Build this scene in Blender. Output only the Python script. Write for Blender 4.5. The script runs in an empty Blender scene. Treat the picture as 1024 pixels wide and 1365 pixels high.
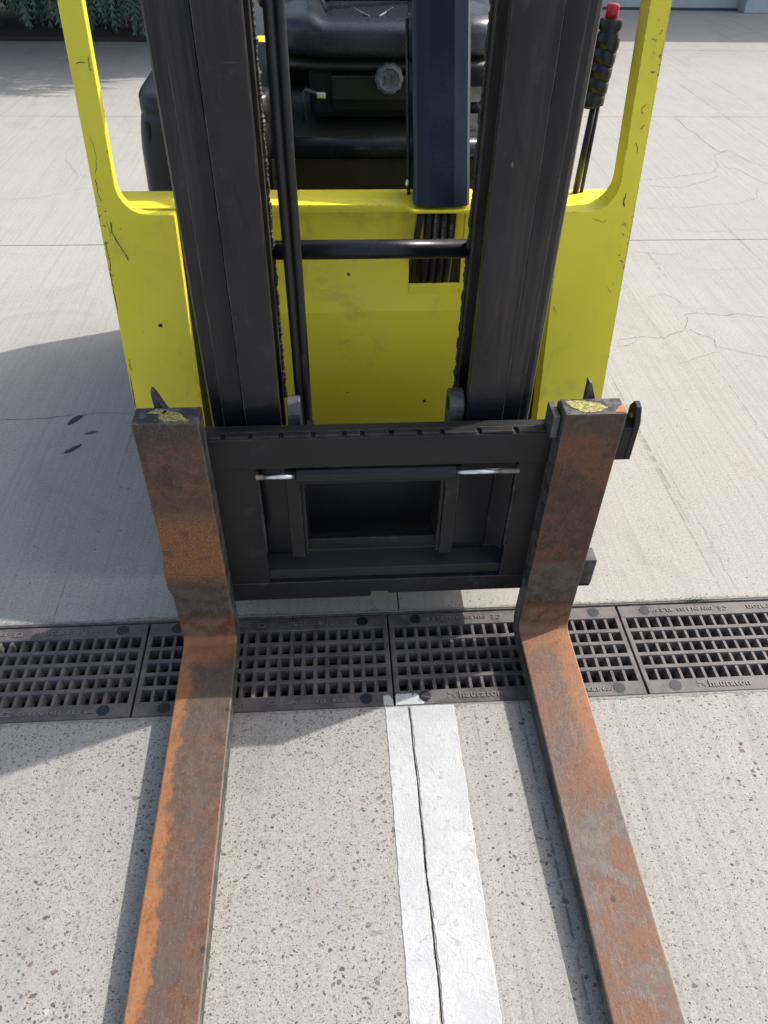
import bpy, bmesh, math, random
from mathutils import Vector, Matrix
random.seed(7)
C = bpy.context.scene
R = math.radians

# ------------------------------------------------------------------ camera
CAM_H, YAW, PITCH, ROLL = 1.217, 4.5, 42.6, 1.35
y_, p_, r_ = R(YAW), R(PITCH), R(ROLL)
fwd = Vector((math.sin(y_)*math.cos(p_), math.cos(y_)*math.cos(p_), -math.sin(p_)))
rt0 = Vector((math.cos(y_), -math.sin(y_), 0)); up0 = rt0.cross(fwd)
rgt = rt0*math.cos(r_) + up0*math.sin(r_); up = -rt0*math.sin(r_) + up0*math.cos(r_)
cam_d = bpy.data.cameras.new('camera'); cam = bpy.data.objects.new('camera', cam_d)
C.collection.objects.link(cam)
M3 = Matrix((rgt, up, -fwd)).transposed()
cam.matrix_world = Matrix.Translation((0, 0, CAM_H)) @ M3.to_4x4()
cam_d.sensor_fit = 'VERTICAL'; cam_d.sensor_height = 36; cam_d.lens = 985/1365*36
cam_d.clip_start = 0.05; cam_d.clip_end = 2000
C.camera = cam

# ------------------------------------------------------------------ world, sun, exposure
SUN = Vector((-1.0, -0.36, -1.0))                      # the way the light travels
elev = math.atan2(1.0, math.hypot(SUN.x, SUN.y)); azim = math.atan2(-SUN.x, -SUN.y)
w = bpy.data.worlds.new('World'); C.world = w; w.use_nodes = True
wn = w.node_tree.nodes; wl = w.node_tree.links
sky = wn.new('ShaderNodeTexSky'); sky.sky_type = 'NISHITA'; sky.sun_disc = False
sky.sun_elevation = elev; sky.sun_rotation = azim; sky.air_density = 1.0; sky.dust_density = 3.5; sky.ozone_density = 1.0
bg = wn['Background']; bg.inputs['Strength'].default_value = 0.15
hs = wn.new('ShaderNodeHueSaturation'); hs.inputs['Saturation'].default_value = .78     # thin milky haze over the blue
wl.new(sky.outputs[0], hs.inputs['Color']); wl.new(hs.outputs[0], bg.inputs['Color'])
sd = bpy.data.lights.new('sun', 'SUN'); sd.energy = 2.7; sd.angle = R(0.53); sd.color = (1.0, 0.96, 0.91)
so = bpy.data.objects.new('sun', sd); C.collection.objects.link(so)
so.rotation_euler = SUN.to_track_quat('-Z', 'Y').to_euler(); so.location = (6, 4, 8)
C.render.engine = 'CYCLES'
C.view_settings.view_transform = 'Standard'; C.view_settings.look = 'None'
C.view_settings.exposure = 0.78; C.view_settings.gamma = 1.0; C.view_settings.use_curve_mapping = False

# ------------------------------------------------------------------ node helpers
class NT:
    def __init__(s, name):
        s.m = bpy.data.materials.new(name); s.m.use_nodes = True
        s.n = s.m.node_tree.nodes; s.l = s.m.node_tree.links
        s.b = s.n['Principled BSDF']; s._pos = None
    def lk(s, v, sock):
        if v is None: return
        if isinstance(v, (int, float)):
            try: sock.default_value = v
            except Exception: sock.default_value = (v, v, v, 1) if sock.type == 'RGBA' else (v, v, v)
        elif isinstance(v, (tuple, list)):
            sock.default_value = tuple(v) + ((1,) if len(v) == 3 and sock.type == 'RGBA' else ())
        else: s.l.new(v, sock)
    def pos(s):
        if s._pos is None: s._pos = s.n.new('ShaderNodeNewGeometry')
        return s._pos.outputs['Position']
    def nrm(s): s.pos(); return s._pos.outputs['Normal']
    def mapping(s, vec=None, scale=(1, 1, 1), rot=(0, 0, 0), loc=(0, 0, 0)):
        m = s.n.new('ShaderNodeMapping'); s.lk(vec or s.pos(), m.inputs[0])
        m.inputs['Scale'].default_value = scale; m.inputs['Rotation'].default_value = rot; m.inputs['Location'].default_value = loc
        return m.outputs[0]
    def noise(s, scale, detail=4, rough=.6, vec=None, out=0, dist=0):
        t = s.n.new('ShaderNodeTexNoise'); t.inputs['Scale'].default_value = scale
        t.inputs['Detail'].default_value = detail; t.inputs['Roughness'].default_value = rough; t.inputs['Distortion'].default_value = dist
        s.lk(vec or s.pos(), t.inputs['Vector']); return t.outputs[out]
    def voro(s, scale, vec=None, feature='F1', rnd=1):
        t = s.n.new('ShaderNodeTexVoronoi'); t.feature = feature; t.inputs['Scale'].default_value = scale
        t.inputs['Randomness'].default_value = rnd
        s.lk(vec or s.pos(), t.inputs['Vector']); return t
    def math(s, op, a, b=None, c=None, clamp=False):
        m = s.n.new('ShaderNodeMath'); m.operation = op; m.use_clamp = clamp
        s.lk(a, m.inputs[0]); s.lk(b, m.inputs[1]); s.lk(c, m.inputs[2]); return m.outputs[0]
    def ss(s, v, a, b, lo=0., hi=1.):
        m = s.n.new('ShaderNodeMapRange'); m.interpolation_type = 'SMOOTHSTEP' if a < b else 'LINEAR'
        s.lk(v, m.inputs[0]); m.inputs[1].default_value = a; m.inputs[2].default_value = b
        m.inputs[3].default_value = lo; m.inputs[4].default_value = hi; m.clamp = True
        return m.outputs[0]
    def mix(s, f, a, b, mode='MIX'):
        m = s.n.new('ShaderNodeMix'); m.data_type = 'RGBA'; m.blend_type = mode
        s.lk(f, m.inputs[0]); s.lk(a, m.inputs[6]); s.lk(b, m.inputs[7]); return m.outputs[2]
    def ramp(s, v, stops):
        r = s.n.new('ShaderNodeValToRGB'); s.lk(v, r.inputs[0]); e = r.color_ramp.elements
        while len(e) < len(stops): e.new(0.5)
        for k, (p, c) in zip(e, stops): k.position = p; k.color = tuple(c) + (1,)
        return r.outputs[0]
    def sep(s, v=None):
        x = s.n.new('ShaderNodeSeparateXYZ'); s.lk(v or s.pos(), x.inputs[0]); return x.outputs
    def bump(s, h, strength=.3, dist=.002, prev=None):
        b = s.n.new('ShaderNodeBump'); b.inputs['Strength'].default_value = strength; b.inputs['Distance'].default_value = dist
        s.lk(h, b.inputs['Height']); s.lk(prev, b.inputs['Normal']); return b.outputs[0]
    def edge(s, radius=.002):
        bv = s.n.new('ShaderNodeBevel'); bv.samples = 3; bv.inputs['Radius'].default_value = radius
        d = s.n.new('ShaderNodeVectorMath'); d.operation = 'DOT_PRODUCT'
        s.lk(bv.outputs[0], d.inputs[0]); s.lk(s.nrm(), d.inputs[1])
        return s.ss(d.outputs['Value'], .985, .80, 0, 1)
    def out(s, col=None, rough=None, metal=None, normal=None, spec=None, coat=None):
        s.lk(col, s.b.inputs['Base Color']); s.lk(rough, s.b.inputs['Roughness']); s.lk(metal, s.b.inputs['Metallic'])
        s.lk(normal, s.b.inputs['Normal']); s.lk(spec, s.b.inputs['Specular IOR Level']); s.lk(coat, s.b.inputs['Coat Weight'])
        return s.m

def m_concrete(name, near, brush_rot, brush_amt=.5, tone=1.0, stones=1.0):
    t = NT(name)
    big = t.noise(1.3, 5, .6); mid = t.noise(9, 6, .65); fine = t.noise(230, 4, .7); grit = t.noise(700, 2, .6)
    base = (.330*tone, .320*tone, .294*tone)
    col = t.mix(t.ss(big, .3, .7), tuple(c*.90 for c in base), tuple(c*1.06 for c in base))
    col = t.mix(t.ss(mid, .35, .7, 0, .45), col, tuple(c*.82 for c in base))
    col = t.mix(t.ss(fine, .36, .60, 0, .85), tuple(c*1.20 for c in base), col)
    col = t.mix(t.ss(grit, .54, .66, 0, .50 if near else .55), col, (.15, .14, .13))
    col = t.mix(t.ss(t.noise(330 if near else 190, 4, .8), .53, .66, 0, .50 if near else .50), col, (.17, .162, .15))
    # brushed texture
    bv = t.mapping(rot=(0, 0, brush_rot), scale=(95, 1.6, 1))
    br = t.noise(1.0, 4, .65, vec=bv)
    bv2 = t.mapping(rot=(0, 0, brush_rot), scale=(14, .45, 1))
    br2 = t.noise(1.0, 5, .7, vec=bv2)
    col = t.mix(t.ss(br, .44, .66, 0, brush_amt*.42), col, tuple(c*.70 for c in base))
    col = t.mix(t.ss(br2, .57, .74, 0, brush_amt*.38), col, tuple(c*.74 for c in base))
    ln = t.noise(1.0, 3, .7, vec=t.mapping(rot=(0, 0, brush_rot), scale=(30, .22, 1), loc=(3, 1, 0)))
    col = t.mix(t.math('MULTIPLY', t.ss(ln, .655, .685, 0, brush_amt*.9), t.ss(t.noise(35, 4, .7), .40, .56)), col, tuple(c*.45 for c in base))
    # old tyre scuffs, water marks and spots
    wm = t.noise(2.6, 7, .72, dist=1.0); col = t.mix(t.ss(wm, .50, .68, 0, .30), col, tuple(c*.66 for c in base))
    tz = t.noise(1.0, 4, .6, vec=t.mapping(rot=(0, 0, .35), scale=(5, .5, 1)), dist=.4)
    col = t.mix(t.math('MULTIPLY', t.ss(tz, .58, .68, 0, .30), t.ss(t.noise(40, 3, .7), .35, .6)), col, tuple(c*.60 for c in base))
    rs = t.math('MULTIPLY', t.ss(t.noise(3.1, 3, .5), .66, .72), t.ss(t.noise(90, 3, .7), .48, .60, 0, .5)); col = t.mix(rs, col, (.30, .17, .10))
    # aggregate showing through
    hgt = t.math('MULTIPLY', fine, .5)
    hgt = t.math('ADD', hgt, t.math('MULTIPLY', br, .8*brush_amt))
    warp = t.noise(60, 2, .5, out=1)
    wv = t.n.new('ShaderNodeVectorMath'); wv.operation = 'MULTIPLY_ADD'
    t.lk(warp, wv.inputs[0]); wv.inputs[1].default_value = (.012, .012, .0); t.lk(t.pos(), wv.inputs[2])
    layers = [(420, .30, .26, .30), (210, .28, .24, .32), (120, .24, .20, .36), (62, .14, .10, .36)] if near else \
             [(330, .22, .05, .16), (150, .22, .04, .20)]
    for i, (sc, r0, dens, rmax) in enumerate(layers):
        mp = t.mapping(vec=wv.outputs[0], rot=(0, 0, .4*i+.2), scale=(1, 1.25, .02), loc=(i*3.1, i*1.7, 0))
        v = t.voro(sc, vec=mp)
        sp = t.n.new('ShaderNodeSeparateColor'); t.lk(v.outputs['Color'], sp.inputs[0])
        rad = t.ss(sp.outputs[0], 1-dens*2.2*stones, 1.0, 0, r0+rmax*.6)          # only some cells hold a stone
        mk = t.math('MULTIPLY', t.ss(t.math('SUBTRACT', rad, v.outputs['Distance']), 0, .06), t.ss(rad, .02, .08))
        if i >= 2:
            patch = t.ss(t.noise(5, 3, .5), .42, .58, .25, 1); mk = t.math('MULTIPLY', mk, patch)
        pc = t.ramp(sp.outputs[1], [(0, (.05, .05, .052)), (.35, (.10, .098, .10)), (.55, (.17, .16, .15)), (.70, (.27, .25, .22)), (.82, (.21, .14, .085)), (.90, (.12, .07, .055)), (.97, (.30, .28, .25)), (1, (.48, .46, .42))])
        if not near: pc = t.mix(.35, pc, (.13, .125, .12))
        col = t.mix(t.math('MULTIPLY', mk, .88), col, pc)
        hgt = t.math('SUBTRACT', hgt, t.math('MULTIPLY', mk, .5))
    # small voids
    v = t.voro(520 if near else 420, vec=wv.outputs[0]); sp = t.n.new('ShaderNodeSeparateColor'); t.lk(v.outputs['Color'], sp.inputs[0])
    pit = t.math('MULTIPLY', t.ss(v.outputs['Distance'], .30, .18), t.ss(sp.outputs[2], .90, .93))
    col = t.mix(t.math('MULTIPLY', pit, .75), col, (.09, .085, .08))
    hgt = t.math('SUBTRACT', hgt, pit)
    n = t.bump(hgt, .55 if near else .40, .0016)
    n = t.bump(mid, .25, .004, n)
    return t.out(col, .86, 0, n, .3)

def m_yellow():
    t = NT('yellow_paint')
    base = (.900, .770, .045)
    cl = t.noise(3.5, 4, .55); fn = t.noise(60, 4, .6)
    col = t.mix(t.ss(cl, .35, .65), tuple(c*.93 for c in base), tuple(c*1.04 for c in base))
    col = t.mix(t.ss(t.noise(7, 5, .7), .56, .72, 0, .22), col, (.66, .60, .16))
    st = t.noise(1.0, 4, .6, vec=t.mapping(scale=(34, 34, 1.6)))
    col = t.mix(t.ss(st, .58, .75, 0, .18), col, (.56, .50, .12))
    grime = t.math('MULTIPLY', t.ss(t.noise(11, 6, .75, dist=.5), .50, .72, 0, .38), t.ss(t.noise(2.2, 2, .5), .38, .62)); col = t.mix(grime, col, (.34, .30, .10))
    # chips: dense at edges, a few elsewhere
    e = t.edge(.004)
    ch = t.noise(75, 5, .72, dist=.6)
    x = t.sep()
    out_edge = t.ss(t.math('ABSOLUTE', t.math('SUBTRACT', x[0], .066)), .415, .448)
    grp = t.ss(t.noise(9, 3, .6), .50, .60)
    thr = t.math('ADD', t.math('MULTIPLY', e, .17), t.math('MULTIPLY', t.math('MULTIPLY', out_edge, grp), .135))
    chip = t.ss(t.math('ADD', ch, thr), .712, .725)
    v = t.voro(16, rnd=1); sp = t.n.new('ShaderNodeSeparateColor'); t.lk(v.outputs['Color'], sp.inputs[0])
    dot = t.math('MULTIPLY', t.ss(t.math('ADD', v.outputs['Distance'], t.math('MULTIPLY', fn, .05)), .085, .07), t.ss(sp.outputs[1], .72, .74))
    chip = t.math('MAXIMUM', chip, dot)
    scv = t.noise(1.0, 2, .5, vec=t.mapping(rot=(0, .5, 0), scale=(7, 7, 170)), dist=.4)
    scr = t.math('MULTIPLY', t.ss(scv, .765, .775), t.ss(t.noise(5, 2, .5), .55, .6))
    chip = t.math('MAXIMUM', chip, scr)
    col = t.mix(t.math('MULTIPLY', chip, .92), col, t.mix(t.noise(30), (.05, .05, .045), (.17, .15, .10)))
    r = t.math('ADD', t.ss(cl, .3, .7, .30, .42), t.math('MULTIPLY', chip, .4))
    n = t.bump(t.math('SUBTRACT', 1.0, chip), .5, .0006)
    n = t.bump(t.noise(26, 3, .5), .06, .002, n)
    return t.out(col, r, 0, n, .45)

def m_black(name, base=(.030, .028, .028), rough=.42, wear=.5, polish_z=None, dust=.35, streak=True):
    t = NT(name)
    cl = t.noise(6, 6, .65); fn = t.noise(140, 4, .7)
    col = t.mix(t.ss(cl, .35, .7), base, tuple(c*1.35+.002 for c in base))
    if streak:
        st = t.noise(1.0, 5, .7, vec=t.mapping(scale=(70, 70, 1.5)))
        col = t.mix(t.ss(st, .5, .75, 0, dust*.6), col, (.075, .066, .06))
    col = t.mix(t.ss(t.noise(17, 6, .75), .56, .75, 0, dust), col, (.085, .078, .070))
    if polish_z is not None:
        X = t.sep()[0]; wob = t.math('MULTIPLY', t.math('SUBTRACT', t.noise(9, 4, .7), .5), .012); Xw = t.math('ADD', X, wob)
        for c0, c1 in ((-.168, -.152), (.273, .288)):
            bm_ = t.math('MULTIPLY', t.ss(Xw, c0-.004, c0+.004), t.ss(Xw, c1+.003, c1-.003)); col = t.mix(t.math('MULTIPLY', bm_, .6), col, (.011, .011, .013))
        run = t.noise(1.0, 5, .75, vec=t.mapping(scale=(26, 26, .9)), dist=.5); col = t.mix(t.ss(run, .50, .68, 0, .75), col, (.052, .044, .040))
        rub = t.noise(1.0, 6, .8, vec=t.mapping(scale=(14, 14, 4)), dist=1.2); col = t.mix(t.ss(rub, .50, .64, 0, .55), col, (.010, .010, .011)); col = t.mix(t.ss(rub, .42, .34, 0, .45), col, (.058, .050, .046))
        nk = t.voro(60, vec=t.mapping(scale=(1, 1, .35))); sn = t.n.new('ShaderNodeSeparateColor'); t.lk(nk.outputs['Color'], sn.inputs[0])
        col = t.mix(t.math('MULTIPLY', t.ss(nk.outputs['Distance'], .12, .06), t.ss(sn.outputs[0], .955, .965)), col, (.26, .24, .21))
        sc2 = t.noise(1.0, 3, .6, vec=t.mapping(rot=(0, .25, 0), scale=(9, 9, 260)), dist=.6); col = t.mix(t.ss(sc2, .72, .76, 0, .4), col, (.12, .11, .10))
    e = t.edge(.0018)
    em = t.math('MULTIPLY', e, t.ss(t.noise(40, 4, .7), .42, .60, .15, 1))
    col = t.mix(t.math('MULTIPLY', em, wear), col, (.21, .19, .165))
    chips = t.ss(t.math('ADD', t.noise(120, 3, .7), t.math('MULTIPLY', e, .05)), .765, .78)
    col = t.mix(t.math('MULTIPLY', chips, .5), col, (.30, .28, .25))
    r = t.math('ADD', t.ss(cl, .3, .7, rough-.06, rough+.1), t.math('MULTIPLY', fn, .08))
    if polish_z is not None:
        z = t.sep()[2]
        edge_z = t.math('ADD', z, t.math('MULTIPLY', t.math('SUBTRACT', t.noise(11, 3, .5), .5), .05))
        pm = t.ss(edge_z, polish_z+.012, polish_z-.012)
        col = t.mix(pm, col, (.008, .009, .013)); r = t.mix(pm, r, .24)
    n = t.bump(fn, .10, .0006); n = t.bump(cl, .08, .004, n)
    return t.out(col, r, 0, n, .34)

def m_rust(name, side):
    """Worn fork steel.  side=-1 left fork, +1 right fork; patches are placed on the steel, one of them a painted shadow."""
    t = NT(name)
    P = t.sep(); N = t.sep(t.nrm())
    a = t.noise(11, 6, .7, dist=.3); b = t.noise(42, 6, .75); f = t.noise(210, 5, .75); g = t.noise(4, 3, .5)
    orange = (.300, .115, .036); brown = (.120, .050, .026); dark = (.040, .030, .026); grey = (.092, .076, .066); pale = (.24, .16, .115)
    tan = (.165, .090, .055)
    col = t.mix(t.ss(b, .35, .65), brown, tan)
    col = t.mix(t.ss(a, .40, .60, 0, .75), col, grey)
    strk = t.noise(1.0, 6, .75, vec=t.mapping(scale=(120, 9, 9), rot=(0, 0, .5)))
    col = t.mix(t.ss(strk, .55, .72, 0, .55), col, pale)
    jit = t.math('MULTIPLY', t.math('SUBTRACT', b, .5), .05)
    jit2 = t.math('MULTIPLY', t.math('SUBTRACT', g, .5), .10)
    xj = t.math('ADD', P[0], t.math('ADD', jit, t.math('MULTIPLY', jit2, .3)))
    zj = t.math('ADD', P[2], jit); yj = t.math('ADD', P[1], t.math('ADD', jit, jit2))
    if side < 0:
        om = t.ss(t.math('ADD', xj, t.math('MULTIPLY', t.math('SUBTRACT', t.noise(14, 5, .7), .5), .045)), -.284, -.293)                                    # outer strip scraped to bright rust
        om = t.math('MAXIMUM', om, t.math('MULTIPLY', t.ss(yj, .845, .875), .95))
        col = t.mix(t.math('MULTIPLY', om, .92), col, t.mix(t.ss(b, .3, .7), orange, (.36, .165, .065)))
        col = t.mix(t.math('MULTIPLY', t.math('MULTIPLY', t.ss(t.math('SUBTRACT', xj, t.math('MULTIPLY', yj, .5)), -.68, -.64), t.ss(yj, .70, .76)), .7), col, grey)  # grey wedge: cast shadow painted across the left tine below the heel
    else:
        om = t.math('MULTIPLY', t.ss(xj, .405, .43), t.ss(yj, .55, .66))
        om = t.math('MAXIMUM', om, t.math('MULTIPLY', t.ss(yj, .86, .89), .8))
        col = t.mix(t.math('MULTIPLY', om, .62), col, orange)
        col = t.mix(t.math('MULTIPLY', t.math('MULTIPLY', t.ss(a, .42, .55), t.ss(yj, .62, .50)), .6), col, (.125, .108, .098))
    # shank: dark mill scale, brown rust, grey rubbed band low down
    sh = t.ss(P[2], .058, .075)
    sc = t.mix(t.ss(b, .40, .62), (.060, .036, .027), (.120, .056, .033)) if side > 0 else t.mix(t.ss(b, .40, .62), (.085, .052, .038), (.150, .078, .048))
    if side > 0: sc = t.mix(t.ss(t.noise(8, 4, .6), .48, .60, 0, .85), sc, (.175, .062, .026))
    spots = t.math('MULTIPLY', t.ss(zj, .20, .25), t.ss(zj, .40, .35))
    if side < 0:
        sc = t.mix(t.math('MULTIPLY', spots, t.ss(t.noise(300, 3, .7), .42, .56, .15, 1)), sc, (.36, .15, .045))
    sc = t.mix(t.ss(a, .52, .62, 0, .6), sc, dark)
    band = t.math('MULTIPLY', t.ss(zj, .125, .14), t.ss(zj, .25 if side > 0 else .222, .235 if side > 0 else .205))
    sc = t.mix(t.math('MULTIPLY', band, .85), sc, t.mix(t.ss(b, .4, .6), (.060, .057, .050), (.105, .100, .090)))
    top = t.ss(zj, .515, .545)
    sc = t.mix(t.math('MULTIPLY', top, .8), sc, (.055, .047, .043))
    low = t.ss(zj, .125, .110)
    sc = t.mix(t.math('MULTIPLY', low, .8), sc, t.mix(t.ss(b, .42, .56), (.20, .075, .035), (.235, .15, .105)))
    col = t.mix(sh, col, sc)
    col = t.mix(t.ss(f, .50, .66, 0, .42), col, (.060, .038, .030))
    ls = t.noise(1.0, 6, .8, vec=t.mapping(scale=(160, 6, 6))); col = t.mix(t.ss(ls, .56, .70, 0, .45), col, (.20, .150, .115))
    col = t.mix(t.ss(t.noise(13, 6, .75, dist=1.5), .54, .68, 0, .5), col, (.080, .055, .045))
    col = t.mix(t.ss(t.noise(420, 2, .6), .64, .70, 0, .45), col, (.34, .27, .22))
    sv = t.voro(28); sp = t.n.new('ShaderNodeSeparateColor'); t.lk(sv.outputs['Color'], sp.inputs[0])
    pit = t.math('MULTIPLY', t.ss(sv.outputs['Distance'], .16, .10), t.ss(sp.outputs[0], .88, .9))
    col = t.mix(t.math('MULTIPLY', pit, .8), col, (.03, .022, .018))
    mt = t.noise(85, 6, .78, dist=1.2); col = t.mix(t.math('MULTIPLY', t.ss(mt, .50, .62, 0, .32), t.ss(g, .35, .55)), col, (.19, .14, .105)); col = t.mix(t.ss(mt, .44, .34, 0, .30), col, (.07, .05, .042))
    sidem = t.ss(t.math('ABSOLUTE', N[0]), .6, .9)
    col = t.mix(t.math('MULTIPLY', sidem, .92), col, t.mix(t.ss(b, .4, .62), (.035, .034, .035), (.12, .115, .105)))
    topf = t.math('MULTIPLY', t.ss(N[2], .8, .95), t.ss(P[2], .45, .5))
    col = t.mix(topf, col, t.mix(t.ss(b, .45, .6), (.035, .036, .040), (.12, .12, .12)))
    e = t.edge(.002)
    col = t.mix(t.math('MULTIPLY', e, .55), col, (.40, .33, .26))
    n = t.bump(f, .55, .0012); n = t.bump(b, .35, .0025, n); n = t.bump(strk, .20, .001, n)
    return t.out(col, t.ss(b, .3, .7, .48, .72), .25, n, .45)

def m_simple(name, col, rough=.5, metal=0., var=.25, scale=40, bump=.1, spec=.5, edge=None):
    t = NT(name)
    n1 = t.noise(scale, 5, .65)
    c = t.mix(t.ss(n1, .3, .7), tuple(k*(1-var) for k in col), tuple(min(1, k*(1+var)) for k in col))
    if edge: c = t.mix(t.math('MULTIPLY', t.edge(.002), edge), c, (.3, .28, .25))
    return t.out(c, t.ss(n1, .3, .7, max(.03, rough-.05), min(1, rough+.08)), metal, t.bump(n1, bump, .001), spec)

def m_paintline():
    t = NT('white_road_paint')
    a = t.noise(75, 5, .7, dist=1.2); b = t.noise(14, 4, .6); f = t.noise(300, 3, .7)
    col = t.mix(t.ss(b, .3, .7), (.41, .42, .42), (.49, .495, .49))
    rid = t.math('ABSOLUTE', t.math('SUBTRACT', t.noise(38, 3, .6, dist=2.2), .5))
    col = t.mix(t.ss(rid, .016, .002, 0, .30), col, (.42, .42, .41))
    col = t.mix(t.ss(t.math('ADD', a, t.math('MULTIPLY', b, .3)), .72, .80, 0, .65), col, (.27, .265, .25))
    col = t.mix(t.ss(t.noise(420, 3, .7), .52, .66, 0, .45), col, (.34, .335, .32))
    wv = t.noise(1.0, 5, .75, vec=t.mapping(scale=(30, 3, 1)), dist=.8); col = t.mix(t.math('MULTIPLY', t.ss(wv, .52, .66, 0, .7), t.ss(t.noise(55, 4, .7), .42, .60)), col, (.36, .35, .33))
    return t.out(col, .7, 0, t.bump(t.math('ADD', t.ss(rid, .0, .09), t.math('MULTIPLY', f, .8)), .32, .0010), .35)

def m_grate():
    t = NT('grate_plastic')
    a = t.noise(22, 5, .7); f = t.noise(240, 4, .7)
    col = t.mix(t.ss(a, .35, .65), (.066, .059, .061), (.128, .113, .108))
    z = t.sep()[2]
    col = t.mix(t.ss(f, .5, .7, 0, .4), col, (.17, .15, .135))
    col = t.mix(t.math('MULTIPLY', t.edge(.0015), .35), col, (.20, .18, .165))
    return t.out(col, t.ss(a, .3, .7, .42, .62), 0, t.bump(f, .25, .0006), .45)

M = dict(
    near=m_concrete('exposed_aggregate_concrete', True, 0.03, .45, .95, 1.12),
    near2=m_concrete('brushed_aggregate_concrete', True, 0.05, 1.0, .98, .62),
    far=m_concrete('broomed_concrete', False, -.62, .75, 1.06),
    yellow=m_yellow(),
    mast=m_black('mast_steel', (.019, .017, .0175), .40, .8, .555, .45),
    carr=m_black('carriage_steel', (.012, .0115, .012), .42, .85, None, .42, False),
    black=m_black('black_enamel', (.012, .013, .016), .22, .25, None, .10, False),
    column=m_black('column_enamel', (.010, .014, .024), .17, .35, None, .06, False),
    dark=m_simple('dark_underbody', (.010, .010, .011), .6),
    plastic=m_simple('black_plastic', (.014, .014, .016), .38, var=.15, bump=.05),
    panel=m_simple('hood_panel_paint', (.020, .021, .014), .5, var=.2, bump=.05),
    vinyl=m_simple('seat_vinyl', (.022, .027, .036), .27, var=.15, scale=260, bump=.12),
    rubber=m_simple('hose_rubber', (.013, .013, .014), .45, var=.2, scale=120),
    tyre=m_simple('tyre_rubber', (.02, .02, .02), .8),
    chrome=m_simple('chrome_rod', (.80, .80, .80), .32, 1., var=.05, bump=.02),
    thread=m_simple('threaded_steel', (.30, .25, .20), .45, .8),
    knob=m_simple('grey_knob_plastic', (.15, .155, .165), .6, var=.2),
    steel=m_simple('dull_steel', (.09, .09, .09), .45, .3, var=.35, edge=.4),
    red=m_simple('red_plastic', (.55, .02, .03), .3, var=.1, bump=.02),
    grease=m_simple('dried_grease', (.030, .026, .024), .55, var=.6, scale=300, bump=.5),
    pale=m_simple('dried_grease_line', (.085, .078, .070), .6, var=.4, scale=200),
    crumb=m_simple('grease_crumb', (.26, .25, .225), .7, var=.3, scale=200),
    grate=m_grate(),
    letter=m_simple('lit_lettering', (.150, .134, .126), .5, var=.3, scale=200),  # raised letters coloured lighter to paint in the light on their edges
    cap=m_simple('blue_black_cap', (.008, .011, .017), .5, var=.5, scale=150, bump=.3),
    frame=m_simple('grate_frame', (.10, .09, .08), .6, var=.4, scale=90, bump=.4),
    mortar=m_simple('old_mortar', (.23, .22, .20), .9, var=.3, scale=120, bump=.6),
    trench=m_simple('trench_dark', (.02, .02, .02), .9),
    crack=m_simple('crack_dirt', (.165, .158, .148), .95, var=.35, scale=60),
    hair=m_simple('hairline_crack', (.25, .243, .23), .95, var=.35, scale=25),
    oil=m_simple('oil_stain', (.018, .018, .02), .45, var=.4),
    stain=m_simple('faint_stain', (.12, .118, .115), .8, var=.4),
    line=m_paintline(),
    rustL=m_rust('rusty_fork_steel', -1), rustR=m_rust('rusty_fork_steel_dark', 1),
    smear=m_simple('yellow_smear', (.27, .245, .075), .7, var=.7, scale=220, bump=.4),
    orange=m_simple('orange_rust', (.42, .14, .04), .7, var=.35, scale=160, bump=.4),
    wall=m_simple('pale_wall_render', (.42, .45, .50), .8, var=.06, scale=6),
    wallbase=m_simple('wall_foot', (.06, .06, .06), .9),
    ground=m_simple('yard_asphalt', (.10, .10, .095), .9, var=.2, scale=20, bump=.3),
    needle=m_simple('conifer_needles', (.075, .135, .095), .6, var=.45, scale=9, bump=0),
    needle2=m_simple('conifer_tips', (.150, .235, .175), .6, var=.35, scale=9, bump=0),
    bark=m_simple('bark', (.06, .045, .035), .9),
    soil=m_simple('soil', (.035, .028, .022), .95),
    print=m_simple('hose_print', (.36, .36, .35), .6, var=.1),
    moss=m_simple('moss', (.06, .10, .02), .9),
    gap=m_simple('joint_dirt', (.05, .047, .042), .95),
)

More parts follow.
